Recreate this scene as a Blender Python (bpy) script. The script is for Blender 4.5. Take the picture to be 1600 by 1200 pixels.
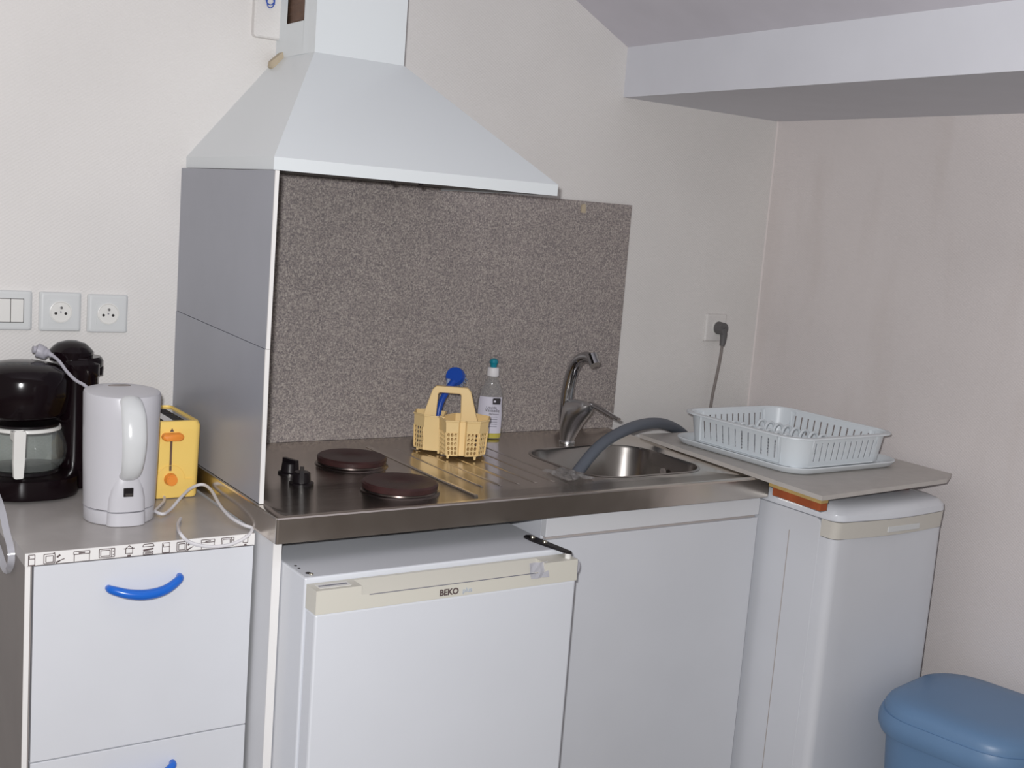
import bpy, bmesh, math, random
from mathutils import Vector, Matrix
random.seed(7)
PI = math.pi
S = bpy.context.scene
COL = S.collection
for o in list(bpy.data.objects): bpy.data.objects.remove(o)

# ---------------------------------------------------------------- camera
CAM = Vector((-0.774, -2.4295, 1.4404))
YAW, PITCH, ROLL, FPX = 0.5966, -0.1410, 0.0775, 1820.7
def cam_axes():
    f = Vector((math.sin(YAW)*math.cos(PITCH), math.cos(YAW)*math.cos(PITCH), math.sin(PITCH)))
    r = Vector((math.cos(YAW), -math.sin(YAW), 0)); u = r.cross(f)
    c, s = math.cos(ROLL), math.sin(ROLL)
    return r*c + u*s, -r*s + u*c, f
cr, cu, cf = cam_axes()
cd = bpy.data.cameras.new('camera'); cam = bpy.data.objects.new('camera', cd); COL.objects.link(cam)
cam.matrix_world = Matrix(((cr.x, cu.x, -cf.x, CAM.x), (cr.y, cu.y, -cf.y, CAM.y), (cr.z, cu.z, -cf.z, CAM.z), (0, 0, 0, 1)))
cd.sensor_width = 36; cd.lens = 36*FPX/1600; cd.clip_start = .02
S.camera = cam
# ---------------------------------------------------------------- world, lights, exposure
w = bpy.data.worlds.new('world'); S.world = w; w.use_nodes = True
bg = w.node_tree.nodes['Background']; bg.inputs[0].default_value = (1.0, .95, .93, 1); bg.inputs[1].default_value = .27
# the photographer's flash, a few centimetres above and left of the lens
ld = bpy.data.lights.new('camera_flash', 'POINT'); fl = bpy.data.objects.new('camera_flash', ld); COL.objects.link(fl)
fl.location = CAM + cr*(-.035) + cu*.055 + cf*.02
ld.energy = 143; ld.color = (.985, .985, 1.0); ld.shadow_soft_size = .018
S.view_settings.view_transform = 'Standard'; S.view_settings.look = 'None'
S.view_settings.gamma = 1; S.view_settings.use_curve_mapping = False
S.view_settings.exposure = 0.0

# ---------------------------------------------------------------- materials
def nt(m): m.use_nodes = True; return m.node_tree.nodes, m.node_tree.links, m.node_tree.nodes['Principled BSDF']
def lin(c): return tuple(((x/255+.055)/1.055)**2.4 if x/255 > .04045 else x/255/12.92 for x in c)
def mat(name, rgb, rough=.5, metal=0, spec=.5, var=0, vs=8, bump=0, bs=200, trans=0, ior=1.45, coat=0, alpha=1):
    """rgb in sRGB 0-255; var = colour variation by object-space noise; bump = fine relief"""
    m = bpy.data.materials.new(name); N, L, p = nt(m)
    c = lin(rgb)
    p.inputs['Base Color'].default_value = (*c, 1); p.inputs['Roughness'].default_value = rough
    p.inputs['Metallic'].default_value = metal; p.inputs['Specular IOR Level'].default_value = spec
    p.inputs['Transmission Weight'].default_value = trans; p.inputs['IOR'].default_value = ior
    p.inputs['Coat Weight'].default_value = coat; p.inputs['Alpha'].default_value = alpha
    tc = N.new('ShaderNodeTexCoord')
    if var:
        n = N.new('ShaderNodeTexNoise'); n.inputs['Scale'].default_value = vs; n.inputs['Detail'].default_value = 5
        L.new(tc.outputs['Object'], n.inputs['Vector'])
        r = N.new('ShaderNodeValToRGB'); e = r.color_ramp.elements
        e[0].position = .3; e[1].position = .7
        e[0].color = (*[x*(1-var) for x in c], 1); e[1].color = (*[min(1, x*(1+var)) for x in c], 1)
        L.new(n.outputs['Fac'], r.inputs['Fac']); L.new(r.outputs['Color'], p.inputs['Base Color'])
    if bump:
        n2 = N.new('ShaderNodeTexNoise'); n2.inputs['Scale'].default_value = bs; n2.inputs['Detail'].default_value = 3
        L.new(tc.outputs['Object'], n2.inputs['Vector'])
        b = N.new('ShaderNodeBump'); b.inputs['Strength'].default_value = bump; b.inputs['Distance'].default_value = .002
        L.new(n2.outputs['Fac'], b.inputs['Height']); L.new(b.outputs['Normal'], p.inputs['Normal'])
    return m

def wall_mat(name, rgb, stains=False):
    m = bpy.data.materials.new(name); N, L, p = nt(m)
    c = lin(rgb)
    p.inputs['Roughness'].default_value = .62; p.inputs['Specular IOR Level'].default_value = .3
    tc = N.new('ShaderNodeTexCoord')
    n = N.new('ShaderNodeTexNoise'); n.inputs['Scale'].default_value = 2.5; n.inputs['Detail'].default_value = 6
    L.new(tc.outputs['Object'], n.inputs['Vector'])
    r = N.new('ShaderNodeValToRGB'); e = r.color_ramp.elements; e[0].position = .3; e[1].position = .72
    e[0].color = (*[x*.95 for x in c], 1); e[1].color = (*[min(1, x*1.04) for x in c], 1)
    L.new(n.outputs['Fac'], r.inputs['Fac']); out = r.outputs['Color']
    if stains:   # grubby runs that stay put on the wallpaper
        mp = N.new('ShaderNodeMapping'); mp.inputs['Scale'].default_value = (1, 3.5, .9); mp.inputs['Location'].default_value = (0, .35, .2)
        L.new(tc.outputs['Object'], mp.inputs['Vector'])
        n3 = N.new('ShaderNodeTexNoise'); n3.inputs['Scale'].default_value = 2.2; n3.inputs['Detail'].default_value = 4
        L.new(mp.outputs['Vector'], n3.inputs['Vector'])
        r3 = N.new('ShaderNodeValToRGB'); e3 = r3.color_ramp.elements; e3[0].position = .57; e3[1].position = .75
        e3[0].color = (0, 0, 0, 1); e3[1].color = (.22, .22, .22, 1)
        L.new(n3.outputs['Fac'], r3.inputs['Fac'])
        mx = N.new('ShaderNodeMixRGB'); mx.inputs['Color2'].default_value = (*[c[0]*.74, c[1]*.69, c[2]*.64], 1)
        L.new(r3.outputs['Color'], mx.inputs['Fac']); L.new(out, mx.inputs['Color1']); out = mx.outputs['Color']
    L.new(out, p.inputs['Base Color'])
    # woven glass-fibre wallpaper relief: two crossed fine waves
    hs = []
    for rot in (.6, -.6):
        mp = N.new('ShaderNodeMapping'); mp.inputs['Rotation'].default_value = (0, rot, 0) if not stains else (rot, 0, 0)
        L.new(tc.outputs['Object'], mp.inputs['Vector'])
        wv = N.new('ShaderNodeTexWave'); wv.inputs['Scale'].default_value = 55; wv.bands_direction = 'Z'; wv.inputs['Distortion'].default_value = 1.5
        L.new(mp.outputs['Vector'], wv.inputs['Vector']); hs.append(wv.outputs['Fac'])
    ad = N.new('ShaderNodeMath'); ad.operation = 'ADD'; L.new(hs[0], ad.inputs[0]); L.new(hs[1], ad.inputs[1])
    b = N.new('ShaderNodeBump'); b.inputs['Strength'].default_value = .22; b.inputs['Distance'].default_value = .0012
    L.new(ad.outputs[0], b.inputs['Height']); L.new(b.outputs['Normal'], p.inputs['Normal'])
    return m

def granite_mat(name):
    m = bpy.data.materials.new(name); N, L, p = nt(m)
    p.inputs['Roughness'].default_value = .38; p.inputs['Specular IOR Level'].default_value = .4
    tc = N.new('ShaderNodeTexCoord')
    v = N.new('ShaderNodeTexNoise'); v.inputs['Scale'].default_value = 290; v.inputs['Detail'].default_value = 2; v.inputs['Roughness'].default_value = .6
    L.new(tc.outputs['Object'], v.inputs['Vector'])
    r = N.new('ShaderNodeValToRGB'); E = r.color_ramp.elements
    E[0].position = .30; E[0].color = (*lin((112, 107, 107)), 1); E[1].position = .70; E[1].color = (*lin((188, 180, 173)), 1)
    for pos, c in ((.44, (138, 130, 129)), (.5, (151, 142, 139)), (.57, (160, 152, 146))):
        x = r.color_ramp.elements.new(pos); x.color = (*lin(c), 1)
    L.new(v.outputs['Fac'], r.inputs['Fac'])
    n = N.new('ShaderNodeTexNoise'); n.inputs['Scale'].default_value = 9; n.inputs['Detail'].default_value = 4
    L.new(tc.outputs['Object'], n.inputs['Vector'])
    mr = N.new('ShaderNodeMapRange'); mr.inputs['To Min'].default_value = .86; mr.inputs['To Max'].default_value = 1.12
    L.new(n.outputs['Fac'], mr.inputs['Value'])
    hs = N.new('ShaderNodeHueSaturation'); L.new(r.outputs['Color'], hs.inputs['Color']); L.new(mr.outputs['Result'], hs.inputs['Value'])
    L.new(hs.outputs['Color'], p.inputs['Base Color'])
    return m

def steel_mat(name, rgb=(150, 143, 138), rough=.16, stretch=(1, 40, 1), bump=.08):
    m = bpy.data.materials.new(name); N, L, p = nt(m)
    p.inputs['Base Color'].default_value = (*lin(rgb), 1); p.inputs['Metallic'].default_value = 1
    tc = N.new('ShaderNodeTexCoord'); mp = N.new('ShaderNodeMapping'); mp.inputs['Scale'].default_value = stretch
    L.new(tc.outputs['Object'], mp.inputs['Vector'])
    n = N.new('ShaderNodeTexNoise'); n.inputs['Scale'].default_value = 14; n.inputs['Detail'].default_value = 5
    L.new(mp.outputs['Vector'], n.inputs['Vector'])
    mr = N.new('ShaderNodeMapRange'); mr.inputs['To Min'].default_value = rough*.7; mr.inputs['To Max'].default_value = rough*1.5
    L.new(n.outputs['Fac'], mr.inputs['Value']); L.new(mr.outputs['Result'], p.inputs['Roughness'])
    n2 = N.new('ShaderNodeTexNoise'); n2.inputs['Scale'].default_value = 9; n2.inputs['Detail'].default_value = 2
    L.new(tc.outputs['Object'], n2.inputs['Vector'])
    b = N.new('ShaderNodeBump'); b.inputs['Strength'].default_value = bump; b.inputs['Distance'].default_value = .01
    L.new(n2.outputs['Fac'], b.inputs['Height']); L.new(b.outputs['Normal'], p.inputs['Normal'])
    return m

def thin_mat(name, rgb, tint=1.0, rough=.04, ior=1.45, body=0):
    """thin clear plastic or glass: lets light straight through, mirrors by Fresnel; body = share of milky surface"""
    m = bpy.data.materials.new(name); m.use_nodes = True; N, L = m.node_tree.nodes, m.node_tree.links
    N.remove(N['Principled BSDF']); out = N['Material Output']
    t_ = N.new('ShaderNodeBsdfTransparent'); t_.inputs[0].default_value = (*[x*tint for x in lin(rgb)], 1)
    g = N.new('ShaderNodeBsdfGlossy'); g.inputs['Roughness'].default_value = rough
    d = N.new('ShaderNodeBsdfDiffuse'); d.inputs[0].default_value = (*lin(rgb), 1)
    mb = N.new('ShaderNodeMixShader'); mb.inputs[0].default_value = body; L.new(t_.outputs[0], mb.inputs[1]); L.new(d.outputs[0], mb.inputs[2])
    lw = N.new('ShaderNodeLayerWeight'); lw.inputs['Blend'].default_value = .5
    pw = N.new('ShaderNodeMath'); pw.operation = 'POWER'; pw.inputs[1].default_value = 4; L.new(lw.outputs['Facing'], pw.inputs[0])
    f = N.new('ShaderNodeMath'); f.operation = 'MULTIPLY_ADD'; f.inputs[1].default_value = .55; f.inputs[2].default_value = ((ior-1)/(ior+1))**2*1.5; L.new(pw.outputs[0], f.inputs[0])
    mx = N.new('ShaderNodeMixShader'); L.new(f.outputs[0], mx.inputs[0]); L.new(mb.outputs[0], mx.inputs[1]); L.new(g.outputs[0], mx.inputs[2])
    L.new(mx.outputs[0], out.inputs['Surface']); return m
M = dict(
    wall=wall_mat('woven_wallpaper', (222, 219, 216)), wall_r=wall_mat('grubby_wallpaper', (222, 215, 213), True),
    ceil=mat('ceiling_paint', (206, 203, 210), .8, var=.03), beam=mat('beam_paint', (212, 213, 219), .6, var=.02),
    floor=mat('floor_vinyl', (112, 104, 99), .5, var=.1),
    white=mat('white_melamine', (215, 216, 219), .35, var=.015), white2=mat('cool_white_laminate', (212, 214, 219), .38, var=.015),
    edge=mat('white_edge_band', (232, 230, 228), .4), enamel=mat('white_enamel', (218, 221, 227), .25, var=.01, coat=.3),
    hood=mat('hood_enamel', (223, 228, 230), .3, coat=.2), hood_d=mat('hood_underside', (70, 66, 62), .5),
    cream=mat('cream_plastic', (210, 207, 196), .4), beige=mat('beige_plastic', (206, 202, 193), .4),
    bluegrey=mat('blue_grey_splash_panel', (157, 159, 168), .35, var=.03),
    granite=granite_mat('granite_laminate'),
    steel=steel_mat('stainless_top', (206, 199, 191), .19), steel_b=steel_mat('stainless_bowl', (165, 160, 156), .22, (1, 1, 1), .02),
    chrome=mat('chrome', (178, 178, 180), .13, 1), satin=mat('satin_chrome', (205, 205, 206), .3, 1), screw=mat('zinc_screw', (220, 215, 200), .25, 1),
    burner=mat('cast_iron_plate', (62, 38, 37), .42, var=.25, vs=30, bump=.2), ring=mat('burner_ring', (110, 100, 96), .25, 1),
    black=mat('black_plastic', (22, 17, 20), .35), blackgloss=mat('black_gloss_plastic', (18, 9, 13), .16, spec=.35),
    kettle=mat('lilac_white_plastic', (198, 197, 202), .3), kettle2=mat('kettle_handle_plastic', (208, 210, 211), .2, coat=.3),
    yellow=mat('yellow_plastic', (246, 210, 116), .35), orange=mat('orange_plastic', (238, 146, 60), .35),
    caddy=mat('pale_yellow_plastic', (238, 208, 150), .4), blue=mat('blue_plastic', (28, 74, 170), .35),
    bristle=mat('pale_bristles', (150, 165, 195), .8), blueh=mat('blue_handle', (24, 100, 200), .25, coat=.3),
    teal=mat('teal_cap', (22, 130, 148), .35), capwhite=mat('cap_white', (226, 224, 226), .4),
    label=mat('label_paper', (206, 203, 216), .5), ink=mat('dark_ink', (52, 48, 52), .6), inkgrey=mat('grey_ink', (120, 120, 130), .6),
    paleink=mat('pale_blue_ink', (170, 182, 200), .6), brownink=mat('brown_ink', (90, 76, 76), .6),
    liquid=mat('washing_up_liquid', (236, 220, 30), .1, trans=.25, ior=1.34),
    clear=thin_mat('clear_plastic', (246, 246, 246), .97, .06, 1.35, .10), glass=thin_mat('carafe_glass', (248, 250, 249), .97, .02, 1.5, .04),
    film=thin_mat('cloudy_film', (226, 226, 232), .95, .15, 1.5, .45),
    rack=mat('rack_plastic', (220, 226, 230), .35), grey=mat('grey_rubber', (98, 104, 114), .5), plug=mat('grey_plug', (98, 96, 96), .5),
    cordg=mat('grey_cord', (132, 124, 120), .5), cordw=mat('white_cord', (215, 213, 216), .4), plugl=mat('light_grey_plug', (172, 170, 178), .45),
    board=mat('pale_board', (193, 188, 183), .5, var=.05, vs=30), boardedge=mat('raw_board_edge', (186, 158, 100), .7, var=.12, vs=40),
    batten=mat('orange_wood', (158, 78, 38), .6, var=.2, vs=25), bin=mat('blue_bin_plastic', (104, 136, 172), .38, var=.03),
    top=mat('grey_worktop_laminate', (176, 171, 168), .32, var=.06, vs=20), dark=mat('dark_recess', (38, 34, 34), .7),
    brown=mat('brown_duct', (104, 80, 66), .7, var=.15, vs=40, bump=.5, bs=60), tape=mat('beige_putty', (186, 172, 148), .7),
    socket=mat('socket_grey_white', (210, 212, 212), .35), socketw=mat('socket_white', (225, 224, 220), .3),
    caulk=mat('corner_caulk', (222, 213, 210), .6), groove=mat('groove_beige', (176, 168, 164), .6), side_d=mat('grey_brown_board', (140, 134, 132), .6, var=.05),
)

# ---------------------------------------------------------------- builders
W = {}
def thing(name, label, cat, loc=(0, 0, 0), rotz=0, group=None):
    o = bpy.data.objects.new(name, None); COL.objects.link(o); o.empty_display_size = .05
    o.location = loc; o.rotation_euler = (0, 0, rotz)
    o['label'] = label; o['category'] = cat
    if group: o['group'] = group
    W[o.name] = Matrix.Translation(loc) @ Matrix.Rotation(rotz, 4, 'Z')
    return o
def obj(name, bm, m, parent=None, smooth=False, local=False, label=None, bevel=0):
    if parent is not None:
        if not local: bm.transform(W[parent.name].inverted())
    bmesh.ops.recalc_face_normals(bm, faces=bm.faces[:]) if bm.faces and not getattr(bm, '_nr', False) else None
    me = bpy.data.meshes.new(name); bm.to_mesh(me); bm.free()
    me.materials.append(M[m] if isinstance(m, str) else m)
    if smooth:
        for p in me.polygons: p.use_smooth = True
        try: me.set_sharp_from_angle(angle=math.radians(38))
        except Exception: pass
    o = bpy.data.objects.new(name, me); COL.objects.link(o)
    if parent is not None: o.parent = parent; W[o.name] = W[parent.name]
    else: W[o.name] = Matrix.Identity(4)
    if label: o['label'] = label
    if bevel:
        b = o.modifiers.new('bevel', 'BEVEL'); b.width = bevel; b.segments = 2; b.limit_method = 'ANGLE'
    return o
def struct(name, bm, m, **k):
    o = obj(name, bm, m, **k); o['kind'] = 'structure'; return o
def tag(o, label, cat, group=None):
    o['label'] = label; o['category'] = cat
    if group: o['group'] = group
    return o
def NB(): return bmesh.new()
def box(bm, x0, x1, y0, y1, z0, z1):
    v = [bm.verts.new((x, y, z)) for x in (x0, x1) for y in (y0, y1) for z in (z0, z1)]
    for f in ((0, 1, 3, 2), (4, 6, 7, 5), (0, 4, 5, 1), (2, 3, 7, 6), (0, 2, 6, 4), (1, 5, 7, 3)): bm.faces.new([v[i] for i in f])
    return bm
def bx(*a): return box(NB(), *a)
def loft(bm, rings, cap0=True, cap1=True, closed=True):
    R = [[bm.verts.new(p) for p in r] for r in rings]; n = len(R[0])
    for a, b in zip(R, R[1:]):
        for i in range(n if closed else n-1):
            j = (i+1) % n; bm.faces.new((a[i], a[j], b[j], b[i]))
    if cap0: bm.faces.new(R[0][::-1])
    if cap1: bm.faces.new(R[-1])
    return bm
def rr(w_, d, r, z, cx=0, cy=0, n=6, rot=0):
    pts = []
    for k, (sx, sy) in enumerate(((1, 1), (-1, 1), (-1, -1), (1, -1))):
        for i in range(n+1):
            a = k*PI/2 + i*PI/2/n
            x = sx*(w_/2-r) + r*math.cos(a); y = sy*(d/2-r) + r*math.sin(a)
            pts.append((cx + x*math.cos(rot)-y*math.sin(rot), cy + x*math.sin(rot)+y*math.cos(rot), z))
    return pts
def lathe(bm, prof, c=(0, 0, 0), n=32, sx=1, sy=1, cap0=True, cap1=True):
    rings = [[(c[0]+r*sx*math.cos(2*PI*i/n), c[1]+r*sy*math.sin(2*PI*i/n), c[2]+z) for i in range(n)] for r, z in prof]
    return loft(bm, rings, cap0, cap1)
def catmull(P, k=6):
    P = [Vector(p) for p in P]; out = []
    Q = [2*P[0]-P[1]] + P + [2*P[-1]-P[-2]]
    for i in range(1, len(Q)-2):
        for j in range(k):
            t = j/k; a, b, c, d = Q[i-1:i+3]
            out.append(.5*((2*b) + (c-a)*t + (2*a-5*b+4*c-d)*t*t + (3*b-a-3*c+d)*t**3))
    out.append(P[-1]); return out
def tube(bm, P, r, n=10, smooth=6, flat=1):
    pts = catmull(P, smooth) if smooth else [Vector(p) for p in P]
    rad = r if callable(r) else (lambda t: r)
    T0 = (pts[1]-pts[0]).normalized(); up = Vector((0, 0, 1)) if abs(T0.z) < .9 else Vector((1, 0, 0))
    s = T0.cross(up).normalized(); rings = []
    for i, p in enumerate(pts):
        T = (pts[min(i+1, len(pts)-1)]-pts[max(i-1, 0)]).normalized()
        s = (s - T*s.dot(T)).normalized(); u = s.cross(T); q = rad(i/(len(pts)-1))
        rings.append([p + s*q*math.cos(2*PI*k/n) + u*q*flat*math.sin(2*PI*k/n) for k in range(n)])
    return loft(bm, rings)
def prism(bm, poly, a, b, axis='z'):
    f = {'z': lambda p, t: (p[0], p[1], t), 'y': lambda p, t: (p[0], t, p[1]), 'x': lambda p, t: (t, p[0], p[1])}[axis]
    return loft(bm, [[f(p, a) for p in poly], [f(p, b) for p in poly]])
def pix(px, py, **k):
    """point where the sight line of a photo pixel meets a plane x=, y= or z="""
    d = cf + cr*((px-800)/FPX) - cu*((py-600)/FPX)
    (a, v), = k.items(); i = 'xyz'.index(a); return CAM + d*((v-CAM[i])/d[i])
def cyl(bm, p, q, r, n=20, r2=None):
    p, q = Vector(p), Vector(q); T = (q-p).normalized(); s = T.orthogonal().normalized(); u = T.cross(s); r2 = r if r2 is None else r2
    return loft(bm, [[c + s*x*math.cos(2*PI*k/n) + u*x*math.sin(2*PI*k/n) for k in range(n)] for c, x in ((p, r), (q, r2))])
def text(name, s, size, loc, rot, m, parent, depth=.0003, label=None, bold=0):
    cu_ = bpy.data.curves.new(name, 'FONT'); cu_.body = s; cu_.size = size; cu_.extrude = depth; cu_.align_x = 'LEFT'; cu_.offset = size*bold
    t = bpy.data.objects.new(name+'_tmp', cu_); COL.objects.link(t)
    bpy.context.view_layer.update()
    me = bpy.data.meshes.new_from_object(t.evaluated_get(bpy.context.evaluated_depsgraph_get()))
    bpy.data.objects.remove(t)
    me.transform(Matrix.Translation(loc) @ rot.to_4x4())
    bm = NB(); bm.from_mesh(me); bpy.data.meshes.remove(me)
    return obj(name, bm, m, parent, label=label)
FRONT = Matrix(((1, 0, 0), (0, 0, -1), (0, 1, 0)))   # text plane facing -y
def perf(bm, A, B, C, D, nu, nv, fu=.6, fv=.6, n8=True, mu=0, mv=0, stagger=False):
    """bilinear panel A-B-C-D (A lower left) with nu x nv openings; fu, fv opening share of the cell"""
    A, B, C, D = map(Vector, (A, B, C, D))
    def pt(u, v): return (A*(1-u)+B*u)*(1-v) + (D*(1-u)+C*u)*v
    def q(a, b, c, d): bm.faces.new([bm.verts.new(pt(*x)) for x in (a, b, c, d)])
    if mv: q((0, 0), (1, 0), (1, mv), (0, mv)); q((0, 1-mv), (1, 1-mv), (1, 1), (0, 1))
    if mu: q((0, mv), (mu, mv), (mu, 1-mv), (0, 1-mv)); q((1-mu, mv), (1, mv), (1, 1-mv), (1-mu, 1-mv))
    du = (1-2*mu)/nu; dv = (1-2*mv)/nv
    for i in range(nu):
        for j in range(nv):
            u0 = mu+i*du; v0 = mv+j*dv
            O = [(0, 0), (.5, 0), (1, 0), (1, .5), (1, 1), (.5, 1), (0, 1), (0, .5)]
            a, b = fu/2, fv/2
            if n8: I = [(.5-a*.55, .5-b), (.5, .5-b), (.5+a*.55, .5-b), (.5+a, .5), (.5+a*.55, .5+b), (.5, .5+b), (.5-a*.55, .5+b), (.5-a, .5)]
            else: I = [(.5-a, .5-b), (.5, .5-b), (.5+a, .5-b), (.5+a, .5), (.5+a, .5+b), (.5, .5+b), (.5-a, .5+b), (.5-a, .5)]
            V = [bm.verts.new(pt(u0+x*du, v0+y*dv)) for x, y in O]; X = [bm.verts.new(pt(u0+x*du, v0+y*dv)) for x, y in I]
            for k in range(8):
                l = (k+1) % 8; bm.faces.new((V[k], V[l], X[l], X[k]))
    return bm
def solid(bm, t):
    bmesh.ops.remove_doubles(bm, verts=bm.verts[:], dist=1e-5)
    bmesh.ops.recalc_face_normals(bm, faces=bm.faces[:])
    bmesh.ops.solidify(bm, geom=bm.faces[:], thickness=t)
    return bm
def fill_holes(bm, outer, holes, z=None):
    es = []
    for ring in [outer]+holes:
        vs = [bm.verts.new(p) for p in ring]
        es += [bm.edges.new((vs[i], vs[(i+1) % len(vs)])) for i in range(len(vs))]
    bmesh.ops.triangle_fill(bm, use_beauty=True, use_dissolve=False, edges=es)
    return bm

# ================================================================ SETTING
CX = 1.723   # right wall
SZ = 1.771   # underside of boxed beam
BX, BZ = 1.154, 1.897
def ceil_z(x): return BZ + (BX-x)*.506
bm = NB(); prism(bm, [(-1.6, 0), (CX+.1, 0), (CX+.1, BZ), (BX, BZ), (-1.6, ceil_z(-1.6))], 0, .1, 'y'); struct('wall_back', bm, 'wall')
struct('wall_right', bx(CX, CX+.1, -1.33, 0, 0, BZ), 'wall_r')
struct('floor', bx(-3.5, 5.0, -7.0, .1, -.05, 0), 'floor')
bm = NB(); prism(bm, [(-1.6, ceil_z(-1.6)), (BX, BZ), (CX+.1, BZ), (CX+.1, BZ+.08), (BX, BZ+.08), (-1.6, ceil_z(-1.6)+.08)], -1.6, .1, 'y'); struct('ceiling', bm, 'ceil')
struct('trim_1', bx(BX, CX, -1.6, 0, SZ, BZ), 'beam')
bm = NB(); prism(bm, [(CX-.003, 0), (CX, 0), (CX, -.003)], .0, SZ, 'z'); struct('trim_2', bm, 'caulk')

# ================================================================ HOOD
h = thing('range_hood', 'white pyramid cooker hood with tall square chimney above the hotplates', 'cooker hood', (.323, 0, 1.492))
HX0, HX1, HY, HZ, HL, HT = .017, .629, -.475, 1.492, 1.5145, 1.738
bm = NB(); loft(bm, [[(HX0, 0, HL), (HX1, 0, HL), (HX1, HY, HL), (HX0, HY, HL)], [(.203, 0, HT), (.405, 0, HT), (.405, -.2, HT), (.203, -.2, HT)]])
obj('canopy', bm, 'hood', h)
bm = NB(); box(bm, HX0, HX1, HY, HY+.004, HZ, HL); box(bm, HX0, HX0+.004, HY+.004, 0, HZ, HL); box(bm, HX1-.004, HX1, HY+.004, 0, HZ, HL); box(bm, HX0+.004, HX1-.004, -.004, 0, HZ, HL)
obj('rim', bm, 'hood', h)
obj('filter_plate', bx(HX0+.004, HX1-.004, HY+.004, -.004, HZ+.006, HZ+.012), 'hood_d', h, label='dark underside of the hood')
for x in (.262, .322):
    bm = NB(); lathe(bm, [(.004, -.008), (.006, -.004), (.006, 0)], (x, HY+.02, HZ+.0045), 12); obj('filter_catch', bm, 'black', h)
# chimney: sleeve with an open slot low on its left flank
bm = NB(); cx0, cx1, cy = .203, .405, -.2
zt = 2.26
z0, z1 = HT, 1.805
def q(bm, *p): bm.faces.new([bm.verts.new(x) for x in p])
for a, b in (((cx1, 0), (cx1, cy)), ((cx1, cy), (cx0, cy))):
    q(bm, (*a, z0), (*b, z0), (*b, zt), (*a, zt))
for y0, y1, a, b in ((cy, -.142, z0, zt), (-.05, 0, z0, zt), (-.142, -.05, z0, z1), (-.142, -.05, 1.99, zt)):
    q(bm, (cx0, y0, a), (cx0, y1, a), (cx0, y1, b), (cx0, y0, b))
solid(bm, .0015); obj('chimney', bm, 'hood', h)
bm = NB(); loft(bm, [rr(.188, .18, .03, HT, .304, -.1, 4), rr(.188, .18, .03, 2.25, .304, -.1, 4)])
for k in range(30): loft(bm, [rr(.188, .18, .03, 1.742+k*.016, .304, -.1, 4), rr(.191, .183, .03, 1.746+k*.016, .304, -.1, 4), rr(.188, .18, .03, 1.750+k*.016, .304, -.1, 4)], False, False)
obj('exhaust_duct', bm, 'brown', h, smooth=True, label='brown duct seen through the slot in the chimney')
bm = NB(); loft(bm, [rr(.05, .03, .01, 0, n=3), rr(.054, .034, .012, .008, n=3), rr(.04, .022, .009, .016, n=3)])
bm.transform(Matrix.Translation((.203, -.026, 1.728)) @ Matrix.Rotation(-.75, 4, 'Y')); obj('mastic_lump', bm, 'tape', h, smooth=True, label='beige lump of mastic where the hood meets the wall')
# pale cover with a blue squiggle on the wall left of the chimney
t = thing('cover_plate', 'pale cover plate on the wall left of the hood chimney, marked with a blue squiggle', 'cover plate', (.178, 0, 1.775))
bm = NB(); r_ = [[(x, y, z) for x, z, in [(p[0], p[1]) for p in rr(w_, hh, .008, 0, .178, 1.775+.12, n=3)]] for y, w_, hh in ((0, .066, .24), (-.012, .064, .238), (-.015, .058, .232))]
loft(bm, r_); obj('plate', bm, 'wall', t)
bm = NB(); tube(bm, [(.178+.009*math.cos(a)*(1-.15*math.sin(a*.5)), -.017, 1.846+.013*math.sin(a)+.001*a) for a in [i*.55 for i in range(26)]], .0012, 6, 2)
obj('squiggle', bm, 'blue', t, label='blue looped squiggle')

# ================================================================ SPLASHBACKS
t = thing('granite_splashback', 'grey speckled granite-look splashback panel behind hotplates and sink', 'splashback', (.6, 0, .9))
obj('panel', bx(.02, 1.209, -.009, -.001, .9004, 1.498), 'granite', t, bevel=.0008)
bm = NB(); loft(bm, [[(x, -.009-k*.004, z) for x, z in ((1.040, 1.468), (1.054, 1.468), (1.053, 1.488), (1.048, 1.491), (1.041, 1.487))] for k in (0, 1)])
obj('tape_patch', bm, 'tape', t, label='small cream patch near top right corner')
t = thing('side_splash_panel', 'blue-grey upright side panel between hood and worktop, left of the hotplates', 'side panel', (.012, -.25, .9))
bm = NB(); prism(bm, [(0, 1.194), (-.5, 1.1795), (-.505, 1.4905), (0, 1.4905)], .008, .014, 'x'); obj('upper_sheet', bm, 'bluegrey', t)
bm = NB(); prism(bm, [(0, .901), (-.505, .901), (-.5, 1.1785), (0, 1.193)], .007, .014, 'x'); obj('lower_sheet', bm, 'bluegrey', t)
bm = NB(); prism(bm, [(-.5005, 1.18), (-.5035, 1.18), (-.508, 1.4905), (-.505, 1.4905)], .0075, .0145, 'x')
prism(bm, [(-.505, .901), (-.508, .901), (-.5035, 1.179), (-.5003, 1.179)], .0065, .0145, 'x'); obj('edge_strip', bm, 'edge', t, label='white front edge strip')

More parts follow.
